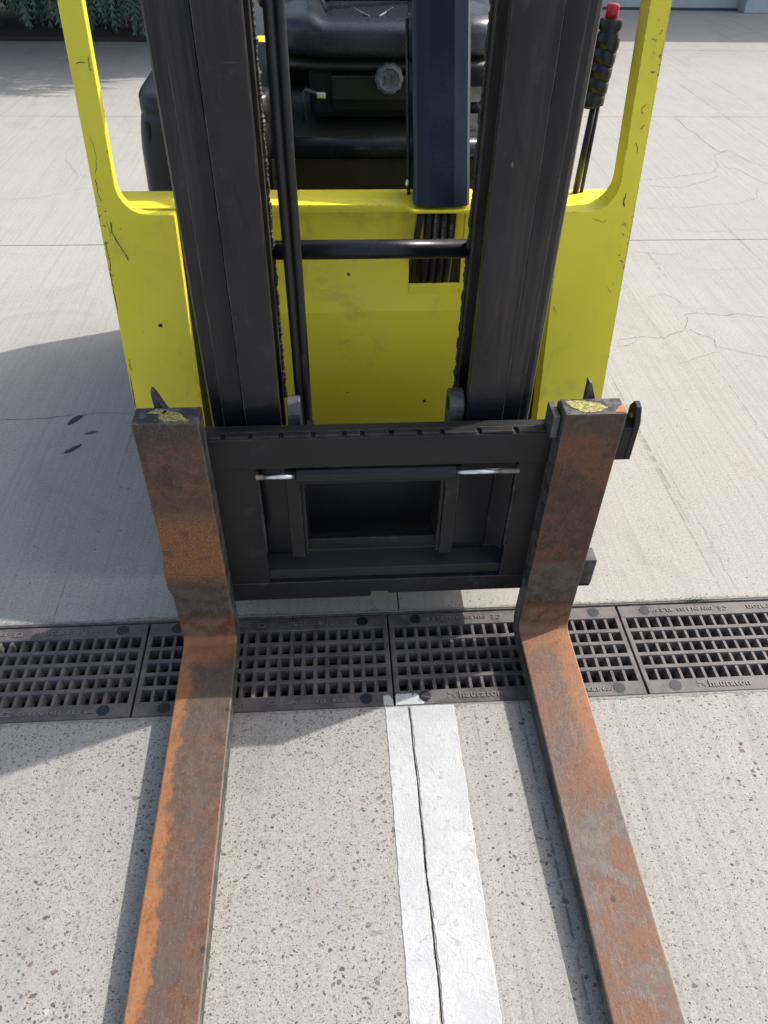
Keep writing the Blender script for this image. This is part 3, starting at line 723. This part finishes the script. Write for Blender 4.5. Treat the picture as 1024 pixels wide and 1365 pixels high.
# two hydraulic hoses beside the left rail
for k, x in enumerate((-.0675, -.0545)):
    MB().tube([(x-.002, 1.058+k*.004, 2.0), (x-.001, 1.06+k*.004, .9), (x+.002, 1.06+k*.004, .6), (x+.003, 1.056+k*.004, .44), (x+.006, 1.03, .36)], .0072, 14).build('lift_hose', M['rubber'], fl, smooth=True)
# thin crumbs / print along the right-hand hose
text_obj('hose_print', 'EN 856 4SP 12  W.P. 420 BAR  EN 856 4SP 12', .007, .0001, M['steel'], fl, (-.0515, 1.0565, .46), (R(90), R(-90), 0))
# lugs that carry the carriage
def lug(x0, x1, yc, zc, r, h):
    pr_ = [(yc-r, zc-h)] + arc(yc, zc, r, 180, 0, 12) + [(yc+r, zc-h)]
    return MB().prism(pr_, lambda p, t: (t, p[0], p[1]), x0, x1)
lug(-.083, -.062, 1.02, .512, .024, .10).build('chain_lug', M['steel'], fl, bevel=.0015)
lug(.183, .207, 1.02, .520, .024, .10).build('chain_lug', M['steel'], fl, bevel=.0015)
MB().prism(arc(1.02, .520, .011, 0, 330, 11), lambda p, t: (t, p[0], p[1]), .1815, .1835).build('lug_eye', M['trench'], fl)
lug(-.040, -.052, 1.0, .492, .010, .04).build('lug_stop', M['carr'], fl, bevel=.001)

# carriage
CY = .945
cg = bpy.data.objects.new('fork_carriage', None); cg.location = (.08-FX, CY-1.45, .1); cg.parent = fl; C.collection.objects.link(cg)
K = M['carr']; XL, XR = -.318, .484
m = MB(); m.box(XL, XR, CY, CY+.031, .448, .5085); m.box(XL+.002, XR-.002, CY+.012, CY+.0312, .508, .5140)
m.build('top_bar', K, cg, bevel=.002)
m = MB(); notches = sorted([-.183, -.140, -.092, -.041, .008, .037, .083, .128, .165, .225, .285]); a = XL+.001
for nx in notches:
    m.box(a, nx-.0035, CY+.0006, CY+.0125, .508, .5136); a = nx+.0035
m.box(a, XR-.001, CY+.0006, CY+.0125, .508, .5136)
m.build('notched_ridge', K, cg, bevel=.0022)
bb = MB(); bb.prism([(XL, .122), (.052, .122), (.054, .136), (.085, .136), (.087, .130), (XR, .130), (XR, .170), (XL, .170)], lambda p, t: (p[0], t, p[1]), CY+.001, CY+.032)
bb.build('bottom_bar', K, cg, bevel=.002)
# inner lower rail with its sloping top
MB().prism([(CY+.010, .171), (CY+.014, .190), (CY+.050, .206), (CY+.050, .235), (CY+.068, .235), (CY+.068, .171)], lambda p, t: (t, p[0], p[1]), -.195, .335).build('lower_rail', K, cg, bevel=.002)
box('side_plate', K, cg, -.215, -.138, CY+.004, CY+.028, .169, .449, .0018)
box('side_plate', K, cg, .300, .362, CY+.004, CY+.028, .169, .449, .0018)
MB().prism([(.262, CY+.055), (.300, CY+.026), (.303, CY+.029), (.266, CY+.060)], lambda p, t: (p[0], p[1], t), .22, .43).build('gusset', K, cg, bevel=.001)
box('inner_upright', K, cg, -.092, -.068, CY+.012, CY+.035, .226, .432, .002)
box('inner_upright', K, cg, .180, .204, CY+.012, CY+.035, .226, .432, .002)
box('inner_cheek', K, cg, -.068, -.062, CY+.02, CY+.10, .226, .432, .001)
box('inner_cheek', K, cg, .174, .180, CY+.02, CY+.10, .226, .432, .001)
bar = [(CY-.004+p[0], .428+p[1]) for p in arc(0.012, 0, .0165, 90, 270, 6)] + [(CY+.035, .4115), (CY+.035, .4445)]
MB().prism(bar, lambda p, t: (t, p[0], p[1]), -.072, .192).build('side_shift_cylinder', K, cg, bevel=.0015)
MB().tube([(-.126, CY+.002, .430), (-.0725, CY+.002, .430)], .0048, 16).build('piston_rod', M['chrome'], cg, smooth=True)
MB().tube([(.1925, CY+.002, .430), (.272, CY+.002, .430)], .0048, 16).build('piston_rod', M['chrome'], cg, smooth=True)
for xa, xb in ((-.139, -.126), (.272, .301)):
    pts = []; rr = []; n = int((xb-xa)/.0009)
    for i in range(n): pts.append((xa+(xb-xa)*i/(n-1), CY+.002, .430)); rr.append(.0054 if i % 2 else .0048)
    MB().tube(pts, rr, 12).build('threaded_end', M['thread'], cg, smooth=False)
# end stop at the right of the top bar, with a drilled ear
MB().prism([(CY-.002, .450), (CY-.002, .524), (CY+.010, .548), (CY+.024, .551), (CY+.036, .535), (CY+.036, .450)], lambda p, t: (t, p[0], p[1]), .476, .4855).build('end_stop', K, cg, bevel=.0015)
MB().prism(arc(CY+.018, .526, .0042, 0, 330, 11), lambda p, t: (t, p[0], p[1]), .4752, .4762).build('bolt_hole', M['crumb'], cg)
box('lower_end_block', M['steel'], cg, .458, .4845, CY-.001, CY+.034, .138, .206, .003)
box('sun_block_plate', M['dark'], cg, .338, .352, .979, 1.13, .095, .40, .002)  # hidden plates added to keep sun off the strip under the carriage
box('sun_block_plate', M['dark'], cg, -.236, -.222, .979, 1.13, .095, .40, .002)
# weld beads
for (x, z0, z1) in ((.299, .25, .44), (-.137, .25, .44)):
    rnd = random.Random(int(x*999)); n = int((z1-z0)/.003)
    MB().tube([(x, CY+.0045, z0+(z1-z0)*i/n) for i in range(n+1)], [.0022+.0009*(i % 2)+rnd.random()*.0004 for i in range(n+1)], 6).build('weld_bead', K, cg)

# forks: shank and tine in one bent bar
def tine_z(y): return .036+.016*max(0, min(1, (y-.15)/.76))
def make_fork(x0, x1, mat, label, wear, lean):
    fk = bpy.data.objects.new('fork', None); fk.location = ((x0+x1)/2-FX, .91-1.45, 0); fk.parent = fl; fk['label'] = label; C.collection.objects.link(fk)
    YS = .910; top_z = .5685
    # centre line stations: (front/top point, back/bottom point) in (y,z), left x, right x
    st = []
    ys = [-.12, 0, .15, .3, .45, .6, .7, .8, .86]
    for y in ys: st.append(((y, tine_z(y)), (y, .006 if y > .3 else .010+.012*(.3-y)/.4)))
    r = .016; zc = tine_z(.9)+r
    for i in range(9):
        a = R(90*i/8); fy, fz = YS-r+r*math.sin(a), zc-r*math.cos(a)
        by, bz = YS+.042-.052+.052*math.sin(a), .006+.052-.052*math.cos(a)
        st.append(((fy, fz), (by, bz)))
    for z in [.12, .14, .16, .18, .20, .22, .24, .27, .30, .35, .42, .50, .55, top_z]: st.append(((YS, z), (YS+.043, z)))
    m = MB(); vs = []
    for k, (f, b) in enumerate(st):
        dl, dr = wear(f[0], f[1])
        L, Rr = x0+dl, x1+dr
        vs += [(L, f[0], f[1]), (Rr, f[0], f[1]), (Rr, b[0], b[1]), (L, b[0], b[1])]
    n = len(st)
    fs = [(4*i+k, 4*i+(k+1) % 4, 4*i+4+(k+1) % 4, 4*i+4+k) for i in range(n-1) for k in range(4)] + [(0, 1, 2, 3), tuple(4*(n-1)+k for k in (3, 2, 1, 0))]
    m.add(vs, fs).build('fork_bar', mat, fk, bevel=.0028, seg=2)
    # hook over the carriage and the pointed locking pin
    box('fork_hook', M['steel'], fk, x0+.012, x1-.012, .9535, .990, .5155, .541, .002)
    return fk
def wl_(y, z):
    if z < .1: return (0, 0)
    t = max(0, min(1, (z-.12)/.40)); dl = .006*t
    if .14 < z < .20: dl -= .0
    if .19 < z <= .245: dl -= .0065
    if .245 < z < .30: dl -= .003
    return (dl+0.0, .002*t)
def wr_(y, z): return (0, 0) if z < .1 else (.001, -.002*max(0, min(1, (z-.12)/.4)))
fL = make_fork(-.3125, -.2095, M['rustL'], 'left fork, brown shank with bright orange rust along its outer edge', wl_, 0)
fR = make_fork(.3455, .4455, M['rustR'], 'right fork, dark brown shank, reddish grey tine', wr_, 0)
# pins
def shard(parent, x, w_, z0, h):
    MB().prism([(x, z0), (x-.001, z0+h), (x+.003, z0+h-.002), (x+w_, z0+.010), (x+w_+.002, z0)], lambda p, t: (p[0], t, p[1]), .957, .972).build('locking_pin', M['steel'], parent, bevel=.0008)
shard(fL, -.2800, .021, .538, .056); shard(fR, .3915, .020, .540, .056)
box('fork_cheek', M['steel'], fR, .333, .3445, .922, .965, .515, .556, .002)
# smears of yellow paint and rust on the shank tops
def smear(parent, pts, seed, mat):
    rnd = random.Random(seed); P = []
    for i in range(len(pts)):
        a = Vector(pts[i]); b = Vector(pts[(i+1) % len(pts)])
        for k in range(7):
            q = a.lerp(b, k/7); P.append((q.x+rnd.uniform(-.0013, .0013), q.y+rnd.uniform(-.001, .001)))
    MB().prism(P, lambda p, t: (p[0], p[1], t), .5683, .5692).build('paint_smear', M[mat], parent)
smear(fL, [(-.289, .936), (-.275, .947), (-.255, .945), (-.262, .934)], 1, 'smear'); smear(fL, [(-.262, .915), (-.222, .915), (-.240, .938), (-.262, .941), (-.270, .928)], 2, 'smear')
smear(fR, [(.352, .944), (.376, .948), (.405, .938), (.416, .926), (.400, .915), (.377, .914), (.362, .926)], 3, 'smear'); smear(fR, [(.424, .914), (.441, .913), (.441, .936), (.432, .925)], 4, 'orange')

# steering column (leaning back), hoses under it
def lean(x, w0, t): return None
by0, bz0, by1, bz1 = 1.272, .748, 1.56, 1.25
m = MB(); d = Vector((0, by1-by0, bz1-bz0)).normalized(); nrm = Vector((0, -d.z, d.y))    # front normal
cs = [(-.0485, .006), (-.0425, 0), (-.022, -.004), (.020, -.004), (.043, 0), (.0485, .006), (.0485, .085), (-.0485, .085)]
base = Vector((.187, by0, bz0)); L_ = (Vector((0, by1, bz1))-Vector((0, by0, bz0))).length
vs = []
for k, t in enumerate((0, L_)):
    for (x, dep) in cs:
        q = base + Vector((x, 0, 0)) + d*t - nrm*dep
        if k == 0: q.z = bz0+.001; q.y = by0+.0+dep*1.05
        vs.append(q)
n = len(cs)
m.add(vs, [tuple(range(n-1, -1, -1)), tuple(range(n, 2*n))] + [(i, (i+1) % n, n+(i+1) % n, n+i) for i in range(n)])
m.build('steering_column', M['column'], fl, bevel=.002)
MB().tube([(.133, 1.31, .755), (.133, 1.45, .99)], .003, 8).build('column_wire', M['rubber'], fl, smooth=True)
MB().sup((.131, 1.318, .772), (.004, .004, .006), 1, 1, 10, 8).build('column_screw', M['chrome'], fl, smooth=True)
sw = Vector((.187, by1+.0, bz1+.03)); pts = []
ax = d.cross(Vector((1, 0, 0))).normalized()
for i in range(37):
    a = 2*math.pi*i/36; pts.append(sw + Vector((1, 0, 0))*.155*math.cos(a) + ax*.155*math.sin(a))
MB().tube(pts, .012, 10, False).build('steering_wheel', M['plastic'], fl, smooth=True)
for k in range(3):
    a = R(90+120*k); MB().tube([sw, sw + Vector((1, 0, 0))*.15*math.cos(a) + ax*.15*math.sin(a)], .009, 8).build('wheel_spoke', M['plastic'], fl, smooth=True)
for k, x in enumerate((.169, .1835, .198, .212)):
    MB().tube([(x, 1.308, .74), (x, 1.307, .69), (x, 1.310, .655), (x, 1.324, .600), (x, 1.350, .540)], .0069, 12).build('steering_hose', M['rubber'], fl, smooth=True)
MB().tube([(.157, 1.303, .742), (.152, 1.303, .70), (.148, 1.308, .660), (.146, 1.326, .600), (.146, 1.350, .54)], .006, 12).build('steering_hose', M['rubber'], fl, smooth=True)
for x, s_ in ((.1815, 'EXCELLENCE 006 EN'), (.196, '100R2 1/2" 12.7'), (.210, 'W.P. 275 BAR')):
    text_obj('hose_print', s_, .0056, .0001, M['print'], fl, (x+.002, 1.2997, .672), (R(90), R(-90), 0), spacing=1.1)

# floor, hood, seat, side cover, counterweight
box('chassis', M['dark'], fl, -.36, .49, 1.325, 2.10, .15, .42, .01)
box('floor_mat', M['plastic'], fl, -.36, .48, 1.372, 1.62, .42, .435, .002)
box('hood_front', M['panel'], fl, -.10, .43, 1.62, 1.64, .43, .722, .004)
box('battery_hood', M['panel'], fl, -.13, .43, 1.645, 2.14, .43, .748, .01)
MB().tube([(-.10, 1.612, .742), (.42, 1.612, .742)], .021, 24).build('hood_rail', M['black'], fl, smooth=True)
box('hinge_plate', M['steel'], fl, -.122, -.098, 1.598, 1.603, .62, .725, .002)
for z in (.64, .69): MB().sup((-.112, 1.597, z), (.004, .002, .004), 1, 1, 10, 6).build('hinge_bolt', M['plastic'], fl, smooth=True)
def coverfn(p, q):
    t = (p.z-.3)/.55; p.x += .012*max(0, q.z)**2*(1 if q.x < 0 else 0) + (.010 if q.x < 0 else 0)*abs(q.z)**3; return p
MB().sup((-.255, 1.87, .58), (.140, .265, .262), .22, .22, 48, 32, coverfn).build('side_cover', M['plastic'], fl, 'black plastic side cover with rounded shoulder', smooth=True)
MB().sup((-.245, 1.87, .806), (.135, .258, .038), .35, .25, 48, 16).build('side_cover_lid', M['plastic'], fl, smooth=True)
MB().sup((-.357, 1.625, .765), (.008, .016, .028), .6, .6, 16, 12).build('cover_latch', M['dark'], fl, smooth=True)
m = MB(); m.prism([(2.145, .10), (2.145, .800), (2.165, .822), (2.27, .822), (2.33, .78), (2.36, .60), (2.36, .14), (2.32, .10)], lambda p, t: (t, p[0], p[1]), -.385, .47)
m.build('counterweight', Y, fl, bevel=.02, seg=4)
box('sun_block_console', M['plastic'], fl, -.275, -.142, 1.365, 1.60, .45, .895, .018)  # hidden console with levers, added to block sun from the ground at left
for k in range(3):
    lx = -.245+k*.036
    MB().tube([(lx, 1.50, .855), (lx, 1.49, .955)], .005, 10).build('control_lever', M['steel'], fl, smooth=True)
    MB().sup((lx, 1.488, .972), (.014, .014, .022), .8, .8, 16, 12).build('lever_knob', M['plastic'], fl, smooth=True)
# seat
SX, SY0 = .125, 1.70
def seatfn(p, q):
    xr = (p.x-SX)/.235; yr = (p.y-SY0)/.44
    if q.z > 0:
        bol = max(0, min(1, (abs(xr)-.52)/.16)); bol = bol*bol*(3-2*bol)
        fr_ = max(0, min(1, (.20-yr)/.10)); fr_ = fr_*fr_*(3-2*fr_)
        rise = .034*bol*(1-.55*fr_) + .012*fr_ - .012*(1-bol)*(1-fr_)
        p.z += rise*q.z**.5
        seam = math.exp(-((abs(xr)-.55)/.02)**2)*(1-fr_) + math.exp(-((yr-.24)/.02)**2)*(1-bol)
        p.z -= .010*seam*max(0, q.z)**.5
    if q.y < 0: p.y += .028*abs(xr)**3
    return p
st_ = bpy.data.objects.new('seat', None); st_.location = (SX-FX, 1.9-1.45, .85); st_.parent = fl; C.collection.objects.link(st_)
MB().sup((SX, SY0+.22, .905), (.238, .225, .036), .60, .28, 140, 70, seatfn).build('seat_cushion', M['vinyl'], st_, smooth=True)
MB().sup((SX, SY0+.215, .866), (.222, .205, .011), .4, .25, 60, 10).build('seat_pan', M['panel'], st_, smooth=True)
for pts_ in ([(-.034, 2.00, .938), (-.025, 1.92, .934), (-.012, 1.85, .931), (.000, 1.815, .935)], [(.058, 1.99, .927), (.072, 1.93, .927), (.088, 1.835, .934)], [(.150, 1.98, .927), (.131, 1.93, .927), (.110, 1.835, .934)], [(.29, 2.0, .938), (.28, 1.92, .934), (.262, 1.84, .931)]):
    MB().tube(pts_, .0022, 8).build('seam_piping', M['knob'], st_, smooth=True)
def backfn(p, q):
    p.y += (p.z-.95)*.18; return p
MB().sup((SX, 2.17, 1.18), (.22, .05, .27), .4, .4, 48, 32, backfn).build('backrest', M['vinyl'], st_, smooth=True)
box('rear_panel', M['plastic'], fl, -.11, .43, 2.10, 2.14, .74, .815, .004)
box('suspension_box', M['dark'], st_, SX-.165, SX+.17, 1.755, 2.08, .760, .858, .012)
MB().prism([(1.748, .775), (1.742, .80), (1.745, .84), (1.76, .852), (1.76, .775)], lambda p, t: (t, p[0], p[1]), SX-.12, SX+.15).build('front_shroud', M['panel'], st_, bevel=.004)
MB().tube([(SX-.12, 1.738, .843), (SX+.14, 1.738, .843)], .0025, 8).build('release_rod', M['steel'], st_, smooth=True)
# ribbed round knob
m = MB(); kc = Vector((.124, 1.705, .846)); prf = []
for i in range(40):
    a = 2*math.pi*i/40; rr_ = .0288+.0010*math.cos(10*a); prf.append((rr_*math.cos(a), rr_*math.sin(a)))
vs = []; n = 40
for (yy, k) in ((.030, .55), (.022, .95), (.004, 1.0), (-.004, .93), (-.007, .72), (-.004, .60), (-.003, .30)):
    vs += [(kc.x+p[0]*k, kc.y+yy, kc.z+p[1]*k) for p in prf]
fs = [(j*n+i, j*n+(i+1) % n, (j+1)*n+(i+1) % n, (j+1)*n+i) for j in range(6) for i in range(n)] + [tuple(range(n)), tuple(6*n+i for i in range(n-1, -1, -1))]
m.add(vs, fs).build('weight_knob', M['knob'], st_, bevel=.001)
MB().tube([kc+Vector((0, .03, 0)), kc+Vector((0, .06, 0))], .01, 12).build('knob_shaft', M['dark'], st_, smooth=True)
for dx in (-.008, .006): box('knob_mark', M['steel'], st_, kc.x+dx-.002, kc.x+dx+.002, kc.y-.0055, kc.y-.002, kc.z-.008, kc.z+.008, .0006)
MB().tube([(-.052, 1.70, .77), (-.052, 1.70, .822), (-.047, 1.70, .828), (-.025, 1.695, .822)], .0035, 10).build('seat_lever', M['steel'], st_, smooth=True)
box('lever_tip', M['chrome'], st_, -.026, -.006, 1.688, 1.696, .812, .826, .003)
MB().tube([(.30, 1.72, .79), (.325, 1.72, .79)], .011, 12).build('armrest_pivot', M['plastic'], st_, smooth=True)
MB().prism([(0+.0, 0), (.02, .01), (.012, .03), (.016, .05), (.004, .035), (-.006, .012), (-.004, -.03), (.006, -.032)], lambda p, t: (.322+p[0]*.6, t, .79+p[1]), 1.712, 1.724).build('adjuster_star', M['plastic'], st_, bevel=.001)
# belts and small fittings on the seat's left
MB().sup((-.118, 1.93, .97), (.028, .10, .03), .5, .5, 24, 14).build('armrest', M['plastic'], st_, smooth=True)

# wheels (hidden low behind the plates but real)
def wheel(x, y, r, w_, name='wheel'):
    wh = bpy.data.objects.new(name, None); wh.location = (x-FX, y-1.45, r); wh.parent = fl; C.collection.objects.link(wh)
    pr2 = [(-w_/2, r*.62), (-w_/2, r*.94), (-w_/2+.012, r), (w_/2-.012, r), (w_/2, r*.94), (w_/2, r*.62)]
    n = 36; m = MB(); vs = []
    for i in range(n):
        a = 2*math.pi*i/n
        vs += [(x+p[0], y+p[1]*math.cos(a), r+p[1]*math.sin(a)) for p in pr2]
    k = len(pr2); m.add(vs, [(i*k+j, i*k+(j+1) % k, ((i+1) % n)*k+(j+1) % k, ((i+1) % n)*k+j) for i in range(n) for j in range(k)])
    m.build('tyre', M['tyre'], wh, smooth=True)
    MB().tube([(x-w_/2+.01, y, r), (x+w_/2-.01, y, r)], r*.62, 30).build('rim', M['steel'], wh)
wheel(-.30, 1.50, .185, .12); wheel(.43, 1.50, .185, .12); wheel(.055, 2.12, .16, .15)

# grab handle on the right ledge, ribbed grip with a red button
gh = bpy.data.objects.new('grab_handle', None); gh.location = (.447-FX, 1.345-1.45, LZ); gh.parent = fl; C.collection.objects.link(gh)
GXc, GYc = .441, 1.345
MB().tube([(GXc-.003, GYc, LZ), (GXc+.001, GYc, .90)], .0055, 12).build('handle_rod', M['black'], gh, smooth=True)
MB().tube([(GXc+.009, GYc+.004, LZ), (GXc+.010, GYc+.004, .90)], .0035, 10).build('handle_rod', M['rubber'], gh, smooth=True)
pts = []; rr = []
z = .885; pts.append((GXc, GYc, z)); rr.append(.008)
for k in range(5):
    for dz, r_k in ((.000, .0160), (.002, .0172), (.015, .0174), (.0170, .0158), (.0203, .0157)):
        pts.append((GXc+.001*k-.001, GYc, .887+k*.0205+dz)); rr.append(r_k*(1+.03*k))
pts += [(GXc+.003, GYc, .992), (GXc+.003, GYc, .997), (GXc+.003, GYc, 1.008), (GXc+.003, GYc, 1.011)]; rr += [.014, .0185, .0185, .012]
MB().tube(pts, rr, 20).build('ribbed_grip', M['plastic'], gh, smooth=True)
MB().tube([(GXc+.002, GYc, 1.009), (GXc+.002, GYc, 1.026), (GXc+.002, GYc, 1.029)], [.0098, .0098, .0075], 20).build('red_button', M['red'], gh, smooth=True)

# overhead guard: rear pillars and roof bars above the picture
for x in (-.37, .50):
    MB().tube([(x, 2.20, .78), (x, 2.14, 1.5), (x, 2.05, 2.0)], .022, 8).build('rear_pillar', Y, fl)
for x in (-.368, .502): box('roof_side_rail', Y, fl, x-.018, x+.018, PY(2.0)+.02, 2.10, 2.0, 2.045, .006)
for i in range(7):
    yy = PY(2.0)+.05+i*.085; box('roof_bar', Y, fl, -.35, .484, yy, yy+.02, 2.005, 2.035, .003)

# ------------------------------------------------------------------ building at the back right
bd = empty('building', (5.0, 9.0, 0), 'pale grey rendered building behind the yard at the top right', 'building')
box('wall', M['wall'], bd, 1.2, 9.0, 8.36, 11.5, .02, 3.6, 0)
box('wall_foot', M['wallbase'], bd, 1.2, 9.0, 8.34, 11.4, 0, .02, 0)
for x in (3.98, 6.6): box('pilaster', M['wall'], bd, x, x+.30, 8.20, 8.359, 0, 3.45, .01)
box('roof', M['wallbase'], bd, 1.1, 9.1, 8.20, 11.6, 3.6, 3.72, .01)

# ------------------------------------------------------------------ conifer hedge at the back left
hd = empty('conifer', (-3.0, 8.0, 0), 'dark green conifer with drooping sprays overhanging the yard at the top left', 'conifer')
rnd = random.Random(99)
def spray(m, p, L, dirv, wdt):
    """a drooping flat branchlet: a main strip and alternating side leaflets"""
    d = Vector(dirv).normalized(); n = 7; q = Vector(p); sidev = d.cross(Vector((rnd.uniform(-.4, .4), rnd.uniform(-1, 0), .4))).normalized()
    for i in range(n):
        d2 = (d + Vector((0, 0, -.16*i))).normalized(); q2 = q + d2*L/n
        w1 = wdt*(1-i/n)*1.1+.004
        for s in (-1, 1):
            tip = q + d2*L/n*1.5 + sidev*s*w1*rnd.uniform(.7, 1.2)
            m.add([q - sidev*s*.004, q2, tip], [(0, 1, 2)])
        q = q2
def foliage(name, mat, count, boxf, seed):
    m = MB()
    for _ in range(count):
        p, d_, L = boxf(); spray(m, p, L, d_, .055)
    me = bpy.data.meshes.new(name); o = bpy.data.objects.new(name, me)
    b = Vector(hd.location); me.from_pydata([Vector(v)-b for v in m.v], [], m.f); me.materials.append(mat)
    o.parent = hd; C.collection.objects.link(o); o['kind'] = 'stuff'; return o
def f_low():      # the low skirt of sprays that shows in the picture
    x = rnd.uniform(-5.2, -.95); dep = rnd.random()**1.5
    z = .25+rnd.random()*1.5; y = 6.75 + dep*1.1 + .25*math.sin(x*2.1) + (1.2-z)*.12
    return (x, y, z), (rnd.uniform(-.35, .35), rnd.uniform(-.75, -.05), -.85), rnd.uniform(.18, .36)
def f_high():     # the crown that hangs over the yard, above the picture
    x = rnd.uniform(-5.5, 1.4); z = 1.15+rnd.random()**1.2*2.3; bulge = .78*math.exp(-((z-1.7)/.8)**2)
    y = 6.65 - bulge + rnd.random()*1.7 + .2*math.sin(x*3)
    if x > -.4: y += .25*(x+.4)
    return (x, y, z), (rnd.uniform(-.5, .5), rnd.uniform(-.9, .1), -.6), rnd.uniform(.22, .42)
foliage('foliage', M['needle'], 5200, f_low, 1)
foliage('tip_foliage', M['needle2'], 2600, f_low, 2)
foliage('crown', M['needle'], 19000, f_high, 3)
for x, y in ((-4.4, 7.9), (-3.0, 8.0), (-1.7, 8.0)):
    MB().tube([(x, y, -.05), (x+.03, y-.02, 1.0), (x, y, 2.2), (x+.05, y, 3.2)], [.09, .075, .05, .02], 10).build('trunk', M['bark'], hd, smooth=True)
    for k in range(9):
        z = .6+k*.3; a = rnd.uniform(3.4, 6.0); L = rnd.uniform(.8, 1.4)
        MB().tube([(x, y, z), (x+math.cos(a)*L*.5, y+math.sin(a)*L*.5, z+.15), (x+math.cos(a)*L, y+math.sin(a)*L, z)], [.025, .016, .006], 6).build('limb', M['bark'], hd)
box('planting_bed', M['soil'], None, -6.5, -.85, 6.72, 9.5, -.01, .03, .01, kind='structure')
